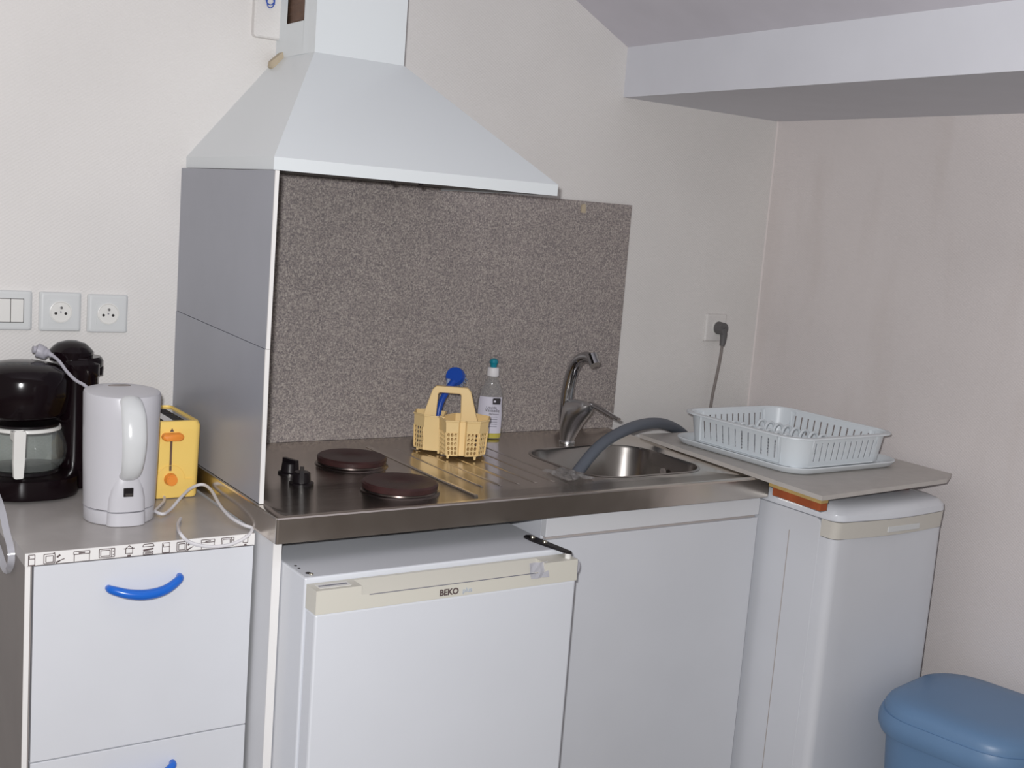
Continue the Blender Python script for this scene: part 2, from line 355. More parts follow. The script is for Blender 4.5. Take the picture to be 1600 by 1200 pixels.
# ================================================================ WORKTOP
WD = .605; WX = 1.2
wt = thing('steel_worktop', 'stainless steel kitchenette worktop with two hotplates, drainer and sink', 'worktop', (.6, -WD/2, .854))
cxw, cyw = WX/2, -WD/2
hole = rr(.345, .305, .085, .8965, .9475, -.345, 8)
bm = NB()
rings = [rr(WX, WD, .005, .854, cxw, cyw, 3), rr(WX, WD, .005, .897, cxw, cyw, 3), rr(WX-.004, WD-.004, .004, .8995, cxw, cyw, 3), rr(WX-.009, WD-.009, .004, .9, cxw, cyw, 3),
         rr(WX-.04, WD-.04, .012, .9, cxw, cyw, 3), rr(WX-.05, WD-.05, .012, .8965, cxw, cyw, 3)]
loft(bm, rings, False, False)
fill_holes(bm, rings[-1], [hole])
bmesh.ops.remove_doubles(bm, verts=bm.verts[:], dist=1e-5)
loft(bm, [rr(WX, WD, .005, .854, cxw, cyw, 3), rr(WX-.006, WD-.006, .004, .854, cxw, cyw, 3), rr(WX-.006, WD-.006, .004, .88, cxw, cyw, 3)], False, False)
obj('top_sheet', bm, 'steel', wt, smooth=True)
bm = NB()
loft(bm, [rr(.357, .317, .09, .897, .9475, -.345, 8), rr(.345, .305, .085, .8985, .9475, -.345, 8), rr(.339, .299, .082, .892, .9475, -.345, 8), rr(.32, .28, .08, .80, .9475, -.345, 8),
          rr(.29, .25, .07, .765, .9475, -.345, 8), rr(.2, .16, .05, .757, .9475, -.345, 8), rr(.06, .06, .029, .754, .9475, -.345, 8)], False, True)
sb = obj('sink_bowl', bm, 'steel_b', wt, smooth=True)
bm = NB(); lathe(bm, [(.02, .004), (.04, .003), (.042, 0)], (.9475, -.345, .756), 24); obj('drain', bm, 'chrome', sb, smooth=True)
bm = NB(); cyl(bm, (1.106, -.345, .86), (1.102, -.345, .86), .009, 20)
for a in range(6): cyl(bm, (1.1025, -.345+.006*math.cos(a*PI/3), .86+.006*math.sin(a*PI/3)), (1.1005, -.345+.006*math.cos(a*PI/3), .86+.006*math.sin(a*PI/3)), .0016, 8)
obj('overflow', bm, 'cordg', sb)
bm = NB(); tube(bm, [(.435, -.08, .8975), (.435, -.3, .8975), (.435, -.555, .8975)], .005, 8, 1, .5); obj('divider_bead', bm, 'steel', wt, smooth=True)
for k in range(6):
    x = .49+k*.045
    bm = NB(); tube(bm, [(x, -.11, .8952), (x, -.13, .8964), (x, -.3, .8964), (x, -.47, .8964), (x, -.49, .8952)], .004, 8, 2, .35); obj('drain_ridge', bm, 'steel', wt, smooth=True)
def burner(c, r):
    bm = NB(); lathe(bm, [(r+.006, 0), (r+.005, .002), (r+.001, .004), (r, .007), (r-.004, .007)], (*c, .8965), 48); p = obj('hotplate', bm, 'ring', wt, smooth=True, label='round electric hotplate with steel ring')
    bm = NB(); lathe(bm, [(r-.003, .006), (r+.001, .008), (r+.002, .017), (r-.002, .0205), (r*.35, .0195), (r*.3, .018)], (*c, .8965), 48); obj('iron_plate', bm, 'burner', p, smooth=True, label='dark brown cast iron plate')
burner((.319, -.238), .072); burner((.309, -.473), .073)
for (x, y), a in ((pix(453, 737, z=.9).xy, .3), (pix(471, 753, z=.9).xy, -.4)):
    bm = NB(); lathe(bm, [(.024, 0), (.024, .003), (.018, .005), (.0165, .022), (.014, .024)], (0, 0, 0), 24)
    box(bm, -.004, .004, -.02, .02, .004, .03); bm.transform(Matrix.Translation((x, y, .8965)) @ Matrix.Rotation(a, 4, 'Z'))
    obj('control_knob', bm, 'black', wt, smooth=True)

# ================================================================ TAP
t = thing('mixer_tap', 'chrome single-lever mixer tap with curved spout behind the sink', 'tap', (.955, -.145, .9))
bm = NB()
secs = []
for z, ry, rx in ((.897, .022, .020), (.902, .022, .020), (.905, .0195, .018), (.925, .027, .022), (.945, .038, .026), (.962, .048, .029), (.976, .056, .030), (.989, .057, .028), (.999, .045, .022), (1.005, .022, .011)):
    dy = -(.8*ry-.0176)*(1 if z > .91 else 0)
    secs.append([(.955+rx*math.cos(a), -.145+dy+ry*(1.0 if math.sin(a) < 0 else .8)*math.sin(a), z + (0 if z < .94 else -.3*(ry*math.sin(a)))) for a in [2*PI*i/28 for i in range(28)]])
loft(bm, secs); obj('body', bm, 'satin', t, smooth=True)
bm = NB(); tube(bm, [(.953, -.134, .945), (.953, -.133, 1.0), (.954, -.136, 1.045), (.955, -.148, 1.085), (.955, -.168, 1.110), (.955, -.197, 1.121), (.955, -.222, 1.119)], lambda u: .0165-.004*u, 18)
sp = obj('spout', bm, 'chrome', t, smooth=True)
bm = NB(); cyl(bm, (.955, -.215, 1.128), (.955, -.232, 1.106), .0135, 20); obj('aerator', bm, 'chrome', sp, smooth=True)
bm = NB(); tube(bm, [(.97, -.185, 1.0), (.968, -.215, 1.006), (.965, -.26, 1.002), (.961, -.31, .995), (.96, -.335, .992)], lambda u: .012-.006*u, 12, 4, .6); obj('lever', bm, 'chrome', t, smooth=True)
# clear crumpled film beside the sink
bm = NB(); n = 9; G = {}
for i in range(n):
    for j in range(n):
        G[i, j] = bm.verts.new((.70+.009*i+random.uniform(-.003, .003), -.50+.012*j+random.uniform(-.003, .003), .8985+.006*random.random()*(1 if 0 < i < n-1 else .3)))
for i in range(n-1):
    for j in range(n-1): bm.faces.new((G[i, j], G[i+1, j], G[i+1, j+1], G[i, j+1]))
solid(bm, .0004); tag(obj('plastic_film', bm, 'clear'), 'scrap of crumpled clear film lying on the steel left of the sink', 'plastic film')
# hose
hp = [pix(*a[:2], y=a[2]) for a in ((897, 748, -.36), (906, 733, -.34), (930, 704, -.31), (955, 684, -.28), (990, 667, -.235), (1025, 661, -.18), (1052, 668, -.125), (1072, 684, -.085), (1080, 705, -.07), (1083, 740, -.07))]
bm = NB(); tube(bm, hp, .0145, 16); tag(obj('drain_hose', bm, 'grey', smooth=True), 'grey rubber drain hose arching out of the sink bowl behind the dish rack', 'hose')

# ================================================================ CADDY, BRUSH, BOTTLE
ct = thing('cutlery_caddy', 'pale yellow perforated cutlery caddy with handle, standing on the drainer', 'cutlery holder', (.597, -.188, .8995), math.radians(-34))
H0, H1 = .006, .085
def basket(name, poly, holes):
    bm = NB(); cx = sum(p[0] for p in poly)/len(poly); cy = sum(p[1] for p in poly)/len(poly)
    def P(p, z): s = .9+.1*(z-H0)/(H1-H0); return (cx+(p[0]-cx)*s, cy+(p[1]-cy)*s, z)
    zb = H0+(H1-H0)*.70
    for i, p in enumerate(poly):
        q_ = poly[(i+1) % len(poly)]
        q(bm, P(p, zb), P(q_, zb), P(q_, H1), P(p, H1))
        L_ = math.dist(p, q_)
        if i in holes:
            perf(bm, P(p, H0), P(q_, H0), P(q_, zb), P(p, zb), max(2, round(L_/.0095)), 5, .80, .78, True, .06, .04)
        else: q(bm, P(p, H0), P(q_, H0), P(q_, zb), P(p, zb))
    bm.faces.new([bm.verts.new(P(p, H0)) for p in poly])
    solid(bm, .0014); b = obj(name, bm, 'caddy', ct, local=True)
    bm = NB(); ring = []
    tube(bm, [P(p, H1) for p in poly]+[P(poly[0], H1)], .0022, 6, 0); obj('basket_rim', bm, 'caddy', b, local=True)
    return b
basket('basket', [(-.092, .0), (-.066, -.03), (-.022, -.034), (-.022, .042), (-.06, .06), (-.092, .045)], (0, 4, 5))
basket('basket', [(-.034, -.03), (-.014, -.078), (.014, -.074), (.017, -.066), (.029, -.066), (.033, -.074), (.062, -.060), (.080, -.03), (.080, .02), (.05, .042), (.0, .03)], (0, 1, 5, 6, 7, 8))
for x, y in ((-.006, -.07), (.054, -.066), (-.022, -.03), (.07, .01), (-.080, .002), (-.03, -.025), (-.07, .04)):
    bm = NB(); lathe(bm, [(.0028, 0), (.0035, .008)], (x, y, 0), 8); obj('foot', bm, 'caddy', ct, local=True)
bm = NB()
hy0, hy1 = -.008, .008
O = [(-.072, .06), (-.070, .088), (-.054, .143), (-.046, .152), (.026, .152), (.034, .143), (.050, .088), (.06, .06)]
I = [(-.042, .06), (-.042, .085), (-.040, .134), (-.037, .137), (.009, .137), (.012, .134), (.014, .085), (.014, .06)]
fr, bk = [], []
for y, L_ in ((hy0, fr), (hy1, bk)):
    L_.append([bm.verts.new((x, y, z)) for x, z in O]); L_.append([bm.verts.new((x, y, z)) for x, z in I])
for i in range(7):
    bm.faces.new((fr[0][i], fr[0][i+1], fr[1][i+1], fr[1][i])); bm.faces.new((bk[0][i+1], bk[0][i], bk[1][i], bk[1][i+1]))
    bm.faces.new((fr[0][i+1], fr[0][i], bk[0][i], bk[0][i+1])); bm.faces.new((fr[1][i], fr[1][i+1], bk[1][i+1], bk[1][i]))
for k in (0, 7): bm.faces.new((fr[0][k], fr[1][k], bk[1][k], bk[0][k]))
obj('handle', bm, 'caddy', ct, local=True, bevel=.002)

t = thing('dish_brush', 'blue round-headed dish brush standing in the yellow cutlery caddy', 'dish brush', tuple(pix(690, 690, y=-.13)))
P0, P1, P2, P3 = pix(682, 668, y=-.13), pix(688, 632, y=-.125), pix(700, 608, y=-.12), pix(709, 596, y=-.118)
bm = NB(); tube(bm, [P0, P1, P2, P3], lambda u: .006+.003*u, 10); obj('handle', bm, 'blue', t, smooth=True)
hc = pix(711, 588, y=-.112); vd = ((CAM-hc).normalized()+Vector((-.35, 0, .45))).normalized()
bm = NB(); cyl(bm, hc-vd*.002, hc+vd*.008, .0235, 28, .020); obj('head', bm, 'blue', t, smooth=True)
bm = NB()
for k in range(60):
    a, r_ = k*2.4, .0025*math.sqrt(k); s_ = vd.orthogonal().normalized(); u_ = vd.cross(s_)
    c = hc + s_*r_*math.cos(a) + u_*r_*math.sin(a); cyl(bm, c-vd*.001, c-vd*.026+(c-hc)*.25, .0016, 5)
b_ = obj('bristles', bm, 'bristle', t); b_['kind'] = 'stuff'
bm = NB(); q1 = pix(701, 604, y=-.108); cyl(bm, q1+vd*.006, q1+vd*.008+Vector((0, 0, .016)), .0045, 8); obj('neck_highlight', bm, 'bristle', t, label='highlight on the neck, painted as a pale stripe')  # highlight on the brush neck, put in as a pale-coloured peg

bt = thing('washing_up_bottle', 'clear bottle of yellow washing-up liquid with teal cap against the splashback', 'bottle', (.782, -.052, .8985), math.radians(-30))
def bot(z0, z1, grow=0, n=28):
    prof = [(0, .028, 0), (.004, .031, 0), (.03, .0315, 0), (.06, .0325, -.001), (.085, .031, -.002), (.105, .030, -.001), (.125, .026, .000), (.14, .018, 0), (.152, .012, 0), (.158, .011, 0)]
    out = []
    for i in range(23):
        z = z0+(z1-z0)*i/22
        for a, b in zip(prof, prof[1:]):
            if a[0] <= z <= b[0]+1e-6:
                u = (z-a[0])/(b[0]-a[0]); r_ = a[1]+(b[1]-a[1])*u; dx = a[2]+(b[2]-a[2])*u; break
        r_ += grow
        out.append([(dx+r_*math.cos(2*PI*k/n), r_*(.62 if z < .125 else .62+.38*min(1, (z-.125)/.027))*math.sin(2*PI*k/n), z) for k in range(n)])
    return out
bm = NB(); loft(bm, bot(0, .158)); obj('shell', bm, 'clear', bt, smooth=True, local=True)
bm = NB(); loft(bm, bot(.002, .026, -.0015)); obj('liquid', bm, 'liquid', bt, smooth=True, local=True, label='yellow liquid at the bottom')
R_ = bot(.010, .120, .0006, 40)
bm = NB(); loft(bm, [[r_[k] for k in range(23, 38)] for r_ in R_[1:16]] + [[r_[k] for k in range(23, 38)] for r_ in R_[16:20]], False, False, False); lb = obj('label_sticker', bm, 'label', bt, smooth=True, local=True, label='white paper label')
def on_label(x, z, e=.0015):
    yy = -.62*.0325*math.sqrt(max(0, 1-(x/.0335)**2))-e
    return (x, yy, z)
bm = NB(); loft(bm, [[on_label(x, z, e) for x, z in ((.004, .088), (.022, .088), (.023, .1), (.021, .103), (.005, .103), (.003, .1))] for e in (.0016, .0036)]); obj('logo_patch', bm, 'ink', lb, local=True)
bm = NB(); cyl(bm, on_label(.0085, .0955, .003), on_label(.0085, .0955, .0046), .0028, 10); obj('logo_dot', bm, 'label', lb, local=True)
for s_, z_, sz_, x_ in (('Liquide', .077, .009, -.012), ('Vaisselle', .069, .0105, -.014), ('dégraissant', .062, .0055, -.004)):
    cu_ = None
    tt = text('label_text', s_, sz_, Vector((0, 0, 0)), FRONT, 'ink', None)
    tt.data.transform(Matrix.Translation(Vector((x_, -.0222, z_)))); tt.parent = lb; W[tt.name] = W[bt.name]
for k in range(5):
    bm = NB(); a = on_label(-.006, .055-k*.006, .0012); b = on_label(.018, .0555-k*.006, .0012)
    loft(bm, [[a, (a[0], a[1], a[2]+.0012), (b[0], b[1], b[2]+.0012), b], [(p[0], p[1]-.0004, p[2]) for p in (a, (a[0], a[1], a[2]+.0012), (b[0], b[1], b[2]+.0012), b)]]); obj('text_line', bm, 'inkgrey', lb, local=True)
bm = NB(); lathe(bm, [(.0145, .155), (.0155, .158), (.0145, .175), (.012, .177)], (0, 0, 0), 24); obj('collar', bm, 'capwhite', bt, smooth=True, local=True, label='white screw collar')
bm = NB(); lathe(bm, [(.008, .176), (.0085, .184), (.011, .189), (.009, .196), (.003, .199)], (0, 0, 0), 16); obj('cap', bm, 'teal', bt, smooth=True, local=True, label='teal push cap')

# ================================================================ BASE UNITS
t = thing('end_panel', 'narrow white upright end panel under the left end of the steel worktop', 'panel', (.012, -.3, 0))
obj('board', bx(.003, .0185, -.588, -.02, .0, .853), 'white', t)
obj('edge_band', bx(.003, .0185, -.5895, -.588, .0, .853), 'edge', t, label='bright white front edge')
t = thing('sink_cabinet', 'white sink base cabinet with plain door under the right of the worktop', 'cabinet', (.9, -.3, 0))
bm = NB(); box(bm, .593, .609, -.562, -.02, 0, .853); box(bm, 1.182, 1.198, -.562, -.02, 0, .853); box(bm, .609, 1.182, -.562, -.02, .08, .096); box(bm, .609, 1.182, -.03, -.02, .096, .8); box(bm, .609, 1.182, -.52, -.50, 0, .08)
obj('carcass', bm, 'white2', t)
obj('top_rail', bx(.593, 1.2, -.58, -.562, .806, .853), 'white', t, bevel=.001)
obj('rail_groove', bx(.60, 1.195, -.572, -.5625, .795, .806), 'groove', t)
obj('door', bx(.593, 1.199, -.58, -.562, .085, .7995), 'white2', t, bevel=.0015)

# mini fridge
f = thing('mini_fridge', 'white under-counter fridge with cream handle band, pushed under the steel worktop', 'fridge', (.29, -.43, 0))
FX0, FX1, FY = .0205, .560, -.688
obj('body', bx(FX0, FX1, FY, -.13, .01, .817), 'enamel', f, bevel=.003)
obj('door', bx(FX0+.002, FX1+.001, FY-.044, FY-.004, .03, .767), 'enamel', f, bevel=.004)
obj('door_gasket', bx(FX0+.008, FX1-.006, FY-.004, FY, .035, .80), 'inkgrey', f)
# handle band: end blocks plus sloping recess
yb = FY-.0445
bm = NB(); prism(bm, [(FY-.004, .808), (yb, .808), (yb-.001, .767), (FY-.004, .767)], FX0+.0015, FX0+.085, 'x'); prism(bm, [(FY-.004, .808), (yb, .808), (yb-.001, .767), (FY-.004, .767)], FX1-.075, FX1+.0015, 'x')
loft(bm, [[(x, FY-.004, .822-.014*k), (x, FY-.012, .822-.014*k), (x, yb, .792), (x, yb-.001, .767), (x, FY-.004, .767)] for x, k in ((FX0+.085, 1), (FX0+.10, 1), (FX1-.092, 1), (FX1-.075, 1))])
bd = obj('handle_band', bm, 'cream', f, label='cream plastic handle band')
bm = NB(); box(bm, FX0+.012, FX0+.07, yb+.010, yb+.030, .808, .8086); obj('band_slot', bm, 'socketw', bd)
bm = NB(); box(bm, FX0+.014, FX0+.066, yb+.018, yb+.022, .8086, .8092); obj('slot_line', bm, 'inkgrey', bd)
obj('band_groove', bx(FX0+.10, FX1-.09, yb-.0008, yb+.001, .7905, .7918), 'inkgrey', bd)
text('brand_lettering', 'BEKO', .0155, Vector((.258, yb-.0016, .7722)), FRONT, 'brownink', f, label='dark brand lettering', bold=.03)
text('brand_lettering', 'plus', .0125, Vector((.306, yb-.0016, .7727)), FRONT, 'paleink', f, label='pale lettering')
# hinge
bm = NB(); a, b = Vector((.533, -.60, .821)), Vector((.548, -.725, .823)); d_ = (b-a).normalized(); s_ = Vector((0, 0, 1)).cross(d_)*.010
prof = [a-d_*.004, a+s_*.9, b+s_*.6-d_*.004, b+d_*.004, b-s_*.6-d_*.004, a+d_*.03-s_*1.3, a-s_*.9]
loft(bm, [[(p.x, p.y, z) for p in prof] for z in (.8175, .8215)]); hg = obj('hinge_plate', bm, 'black', f, label='black top hinge plate')
for k in (.016, .052):
    c = a+d_*k; bm = NB(); lathe(bm, [(.0055, .8215), (.005, .824), (.002, .825)], (c.x, c.y, 0), 14); obj('screw', bm, 'screw', hg, smooth=True)
bm = NB(); lathe(bm, [(.006, .806), (.006, .8175)], (b.x-.001, b.y+.006, 0), 14); obj('hinge_pin', bm, 'socketw', hg, smooth=True)
bm = NB(); cyl(bm, (FX1+.003, yb+.020, .786), (FX1+.003, yb+.0225, .786), .0205, 28); obj('end_cap', bm, 'film', f, smooth=True, label='round translucent cap on the door edge')
bm = NB(); n = 6; G = {}
for i in range(n):
    for j in range(4): G[i, j] = bm.verts.new((.452+.008*i+random.uniform(-.002, .002), yb-.0015+.010*(j/3)*1.0-random.uniform(0, .004), .782+.009*j))
for i in range(n-1):
    for j in range(3): bm.faces.new((G[i, j], G[i+1, j], G[i+1, j+1], G[i, j+1]))
solid(bm, .0004); obj('tape_scrap', bm, 'film', f, label='crinkled clear tape at the right of the band')
for x, y, r_ in ((FX0+.016, -.665, .005), (FX0+.012, -.635, .0025), (FX0+.012, -.62, .0025)):
    bm = NB(); lathe(bm, [(r_, .817), (r_, .8178)], (x, y, 0), 12); o = obj('screw_hole', bm, 'dark', f)
bm = NB(); lathe(bm, [(.004, .8175), (.0035, .820)], (FX0+.017, -.675, 0), 12); obj('screw', bm, 'screw', f, smooth=True)
for x in (FX0+.04, FX1-.04):
    bm = NB(); lathe(bm, [(.016, 0), (.014, .012)], (x, FY+.04, 0), 12); obj('foot', bm, 'black', f)

# ================================================================ LEFT DRAWER CABINET
c = thing('drawer_cabinet', 'white two-drawer cabinet with blue handles and kitchen-print edging, left of the worktop', 'cabinet', (-.196, -.28, 0))
LX0, LX1, LY, LZ = -.388, -.002, -.514, .85
bm = NB(); box(bm, LX0+.001, LX0+.012, LY+.004, -.05, 0, .828); box(bm, LX1-.013, LX1-.001, LY+.004, -.05, 0, .828); box(bm, LX0+.012, LX1-.013, LY+.03, -.05, .02, .04); box(bm, LX0+.012, LX1-.013, LY+.03, -.05, .80, .828); box(bm, LX0+.012, LX1-.013, -.06, -.05, .04, .80)
obj('carcass', bm, 'side_d', c, label='grey-brown cabinet sides')
obj('side_edge', bx(LX0+.001, LX0+.009, LY+.001, LY+.004, 0, .828), 'edge', c)
obj('worktop', bx(LX0, LX1, LY, -.05, .8285, LZ), 'top', c, label='scuffed grey laminate top')
obj('edge_strip', bx(LX0, LX1, LY-.0012, LY, .8287, LZ-.0003), 'edge', c, label='cream edging printed with kitchen icons')
for z0_, z1_, hx, hz_ in ((.491, .8268, -.196, .779), (.02, .489, -.196, .437)):
    d = obj('drawer_front', bx(LX0+.014, LX1-.001, LY-.001, LY+.016, z0_, z1_), 'white2', c, bevel=.0012)
    bm = NB(); tube(bm, [(hx-.060, LY+.0, hz_-.001), (hx-.056, LY-.012, hz_-.002), (hx-.03, LY-.022, hz_-.009), (hx, LY-.025, hz_-.012), (hx+.03, LY-.022, hz_-.008), (hx+.056, LY-.012, hz_+.004), (hx+.060, LY+.0, hz_+.007)], lambda u: .0055+.0035*math.sin(PI*u), 12, 5, 1.0)
    obj('handle', bm, 'blueh', d, smooth=True, label='curved blue plastic handle')
# flat print on the edging
SX0, SW, SZ0, SH = LX0+.004, .380, .8295, .0195
segs = []
def L2(x0, y0, x1, y1, k=.0013): segs.append((x0, y0, x1, y1, k))
def U(x): return (x-75)/1425
def ic(kind, xa, xb):
    a, b = U(xa), U(xb); R = lambda u0, v0, u1, v1: [L2(a+(b-a)*u0, v0, a+(b-a)*u1, v0), L2(a+(b-a)*u1, v0, a+(b-a)*u1, v1), L2(a+(b-a)*u1, v1, a+(b-a)*u0, v1), L2(a+(b-a)*u0, v1, a+(b-a)*u0, v0)]
    l = lambda u0, v0, u1, v1, k=.0013: L2(a+(b-a)*u0, v0, a+(b-a)*u1, v1, k)
    if kind == 'fridge': R(0, .02, 1, .9); l(0, .55, 1, .55); l(.12, .6, .12, .8, .0016)
    if kind == 'tv': R(0, .05, 1, .85); R(.18, .15, .85, .68); l(1.0, .95, .8, .85)
    if kind == 'whisk': l(0, .1, 1, .35, .0016); l(0, .0, .5, .2); l(.1, .5, .5, .7, .003)
    if kind == 'stove': R(0, .6, 1, .85); l(.03, 0, .03, .6); l(.97, 0, .97, .6); l(.3, .7, .7, .72, .0022)
    if kind == 'micro': R(0, .1, 1, .85); R(.1, .22, .7, .72); l(.8, .1, .8, .85); l(.88, .3, .95, .3, .002); l(.88, .6, .95, .6, .002)
    if kind == 'pot': l(.12, .25, .12, .75); l(.88, .25, .88, .75); l(.12, .25, .88, .25); l(-.1, .7, 1.1, .7); l(.1, .72, .5, .95); l(.9, .72, .5, .95); l(.3, .06, .7, .06, .0028)
    if kind == 'hob': l(0, .72, 1, .72); l(.1, .95, .9, .95); l(.1, .95, 0, .72); l(.9, .95, 1, .72); l(.05, .4, .95, .5, .003); R(.08, .0, .9, .28); l(.2, .15, .8, .12, .0018)
for k, xa, xb in (('fridge', 80, 116), ('tv', 168, 232), ('whisk', 238, 288), ('stove', 342, 438), ('micro', 494, 588), ('pot', 650, 706), ('hob', 762, 834), ('fridge', 888, 934), ('tv', 982, 1044), ('whisk', 1048, 1090), ('stove', 1142, 1232), ('micro', 1278, 1362), ('pot', 1422, 1464)): ic(k, xa, xb)
L2(0, -.03, 1, -.03, .0008)
bm = NB()
for x0, y0, x1, y1, k in segs:
    A = Vector((SX0+SW*x0, SZ0+SH*y0)); B = Vector((SX0+SW*x1, SZ0+SH*y1)); d_ = B-A
    if d_.length < 1e-6: continue
    s_ = Vector((-d_.y, d_.x)).normalized()*k/2
    vs = [(p.x, LY-.0012-.0003, p.y) for p in (A-s_, B-s_, B+s_, A+s_)]
    bm.faces.new([bm.verts.new(p) for p in vs])
obj('printed_icons', bm, 'brownink', c, label='outline drawings of kitchen appliances')
# peeling edge strip on the left
bm = NB()
path = [pix(px_, py_, x=-.3945) for px_, py_ in ((-22, 735), (0, 787), (10, 830), (17, 858), (17, 880), (11, 892), (4, 880), (-4, 855), (-20, 815))]
pts = catmull(path, 5); rg = []
for i, p in enumerate(pts):
    T = (pts[min(i+1, len(pts)-1)]-pts[max(i-1, 0)]).normalized(); s_ = T.cross((CAM-p).normalized()).normalized()*.0055; nrm = T.cross(s_).normalized()*.0005
    rg.append([p-s_-nrm, p+s_-nrm, p+s_+nrm, p-s_+nrm])
loft(bm, rg); obj('loose_edging', bm, 'film', c, smooth=True, label='loose loop of cloudy plastic edging hanging off the left side')

# ================================================================ COFFEE MAKER
k_ = thing('coffee_maker', 'glossy black filter coffee maker with glass carafe on the left cabinet', 'coffee maker', (-.29, -.11, .85))
zb = .851
bm = NB(); loft(bm, [rr(.17, .19, .07, zb+.004, -.305, -.115, 8), rr(.175, .195, .072, zb+.014, -.305, -.115, 8), rr(.172, .192, .07, zb+.040, -.305, -.115, 8), rr(.15, .17, .06, zb+.044, -.305, -.115, 8)])
box(bm, -.24, -.178, -.135, -.02, zb+.004, zb+.040)
obj('base', bm, 'blackgloss', k_, smooth=True)
for x, y in ((-.325, -.175), (-.188, -.12), (-.36, -.06), (-.2, -.035)):
    bm = NB(); lathe(bm, [(.011, -.0045), (.012, .006)], (x, y, zb+.004), 14); obj('foot', bm, 'black', k_)
bm = NB(); loft(bm, [rr(.072, .11, .03, zb+.03, -.212, -.076, 6), rr(.072, .11, .03, zb+.22, -.212, -.076, 6), rr(.076, .114, .032, zb+.224, -.211, -.076, 6), rr(.076, .114, .032, zb+.246, -.211, -.076, 6), rr(.066, .1, .03, zb+.254, -.213, -.076, 6)])
obj('water_tank', bm, 'blackgloss', k_, smooth=True)
bm = NB(); lathe(bm, [(.040, .250), (.041, .268), (.036, .274), (.026, .283), (.010, .288)], (-.222, -.08, zb), 32); lathe(bm, [(.040, .236), (.043, .240), (.043, .252), (.039, .258)], (-.206, -.082, zb), 32); lathe(bm, [(.012, .222), (.013, .240)], (-.176, -.090, zb), 14)
obj('tank_lid', bm, 'blackgloss', k_, smooth=True)
bm = NB(); lathe(bm, [(.055, .146), (.07, .149), (.079, .158), (.084, .19), (.084, .222), (.078, .236), (.06, .247), (.03, .253), (.01, .254)], (-.318, -.115, zb), 40, 1, .95)
box(bm, -.27, -.19, -.12, -.05, zb+.15, zb+.222)
obj('filter_basket', bm, 'blackgloss', k_, smooth=True)
bm = NB(); lathe(bm, [(.062, .0), (.058, .005)], (-.313, -.12, zb+.0435), 32); obj('warming_plate', bm, 'black', k_)
cf_ = thing('glass_carafe', 'glass coffee carafe with white handle standing in the black coffee maker', 'carafe', (-.313, -.12, zb+.049))
bm = NB(); prof = [(.045, .0), (.064, .003), (.074, .018), (.0765, .035), (.073, .055), (.064, .075), (.060, .084)]
lathe(bm, prof + [(r-.0018, z) for r, z in prof[::-1]][:-1] + [(.038, .002)], (-.313, -.12, zb+.0495), 40)
obj('glass', bm, 'glass', cf_, smooth=True)
bm = NB(); lathe(bm, [(.0645, .076), (.0655, .077), (.0645, .082), (.0625, .083)], (-.313, -.12, zb+.0495), 40, cap0=False, cap1=False); obj('collar_band', bm, 'socketw', cf_, smooth=True)
hx_, hy_ = pix(30, 700, y=-.22).x, -.22
bm = NB()
sec = [(.138, .5), (.141, .9), (.135, 1), (.08, .95), (.052, .8), (.050, .5)]
loft(bm, [[(hx_+dx*wd, hy_+.004*math.sin(3*z*10)+dy, zb+z) for dx, dy in ((-.0105, -.006), (.0105, -.006), (.0105, .008), (-.0105, .008))] for z, wd in sec][::-1])
box(bm, hx_-.007, hx_+.007, hy_, -.17, zb+.116, zb+.132)
obj('handle', bm, 'socketw', cf_, bevel=.003, label='white plastic handle')
bm = NB(); lathe(bm, [(.061, .084), (.061, .088), (.02, .090)], (-.313, -.12, zb+.0495), 32); obj('lid', bm, 'black', cf_, smooth=True)

# plug on top of the coffee maker, with cord
t = thing('loose_plug', 'light grey plug and cord lying on top of the black coffee maker', 'plug', tuple(pix(62, 552, y=-.1)))
a = pix(58, 547, y=-.10); b = pix(68, 551, y=-.105); e = pix(80, 553, y=-.11)
bm = NB(); tube(bm, [pix(51, 546, y=-.1), a, b, pix(75, 552, y=-.11), pix(82, 556, y=-.115)], lambda u: [.007, .0135, .0125, .0085, .0045][min(4, int(u*4.99))], 14, 3); obj('plug_body', bm, 'plugl', t, smooth=True)
bm = NB(); tube(bm, [pix(80, 554, y=-.113), pix(92, 564, y=-.13), pix(104, 580, y=-.15), pix(118, 594, y=-.17), pix(137, 607, y=-.19), pix(150, 640, y=-.2)], .0032, 8); obj('cord', bm, 'plugl', t, smooth=True)

# ================================================================ KETTLE
kt = thing('electric_kettle', 'light grey jug kettle with curved handle at the front of the left cabinet', 'kettle', (-.194, -.342, .85))
KX, KY = -.194, -.342
def kr(r, z, tilt=0, n=40): return [(KX+r*math.cos(2*PI*i/n), KY+r*math.sin(2*PI*i/n), z+tilt*r*math.sin(2*PI*i/n)) for i in range(n)]
bm = NB(); loft(bm, [kr(.060, .851), kr(.0615, .853), kr(.0615, .8745), kr(.0595, .8755)]); obj('power_base', bm, 'kettle', kt, smooth=True)
bm = NB(); loft(bm, [kr(.0575, .8745), kr(.0575, .8765)]); obj('base_gap', bm, 'dark', kt)
bm = NB(); loft(bm, [kr(.059, .8765), kr(.0622, .878), kr(.0645, .96), kr(.066, 1.04), kr(.0665, 1.078, .05), kr(.065, 1.0825, .05), kr(.060, 1.0838, .05), kr(.03, 1.0845, .05)])
obj('jug', bm, 'kettle', kt, smooth=True)
bm = NB(); loft(bm, [[(KX+.004+.02*math.cos(a), KY+.035+.0065*math.sin(a), z+.05*(.035+.0065*math.sin(a))) for a in [2*PI*i/20 for i in range(20)]] for z in (1.083, 1.0855)]); obj('lid_button', bm, 'cordg', kt, smooth=True, label='grey oval lid catch')
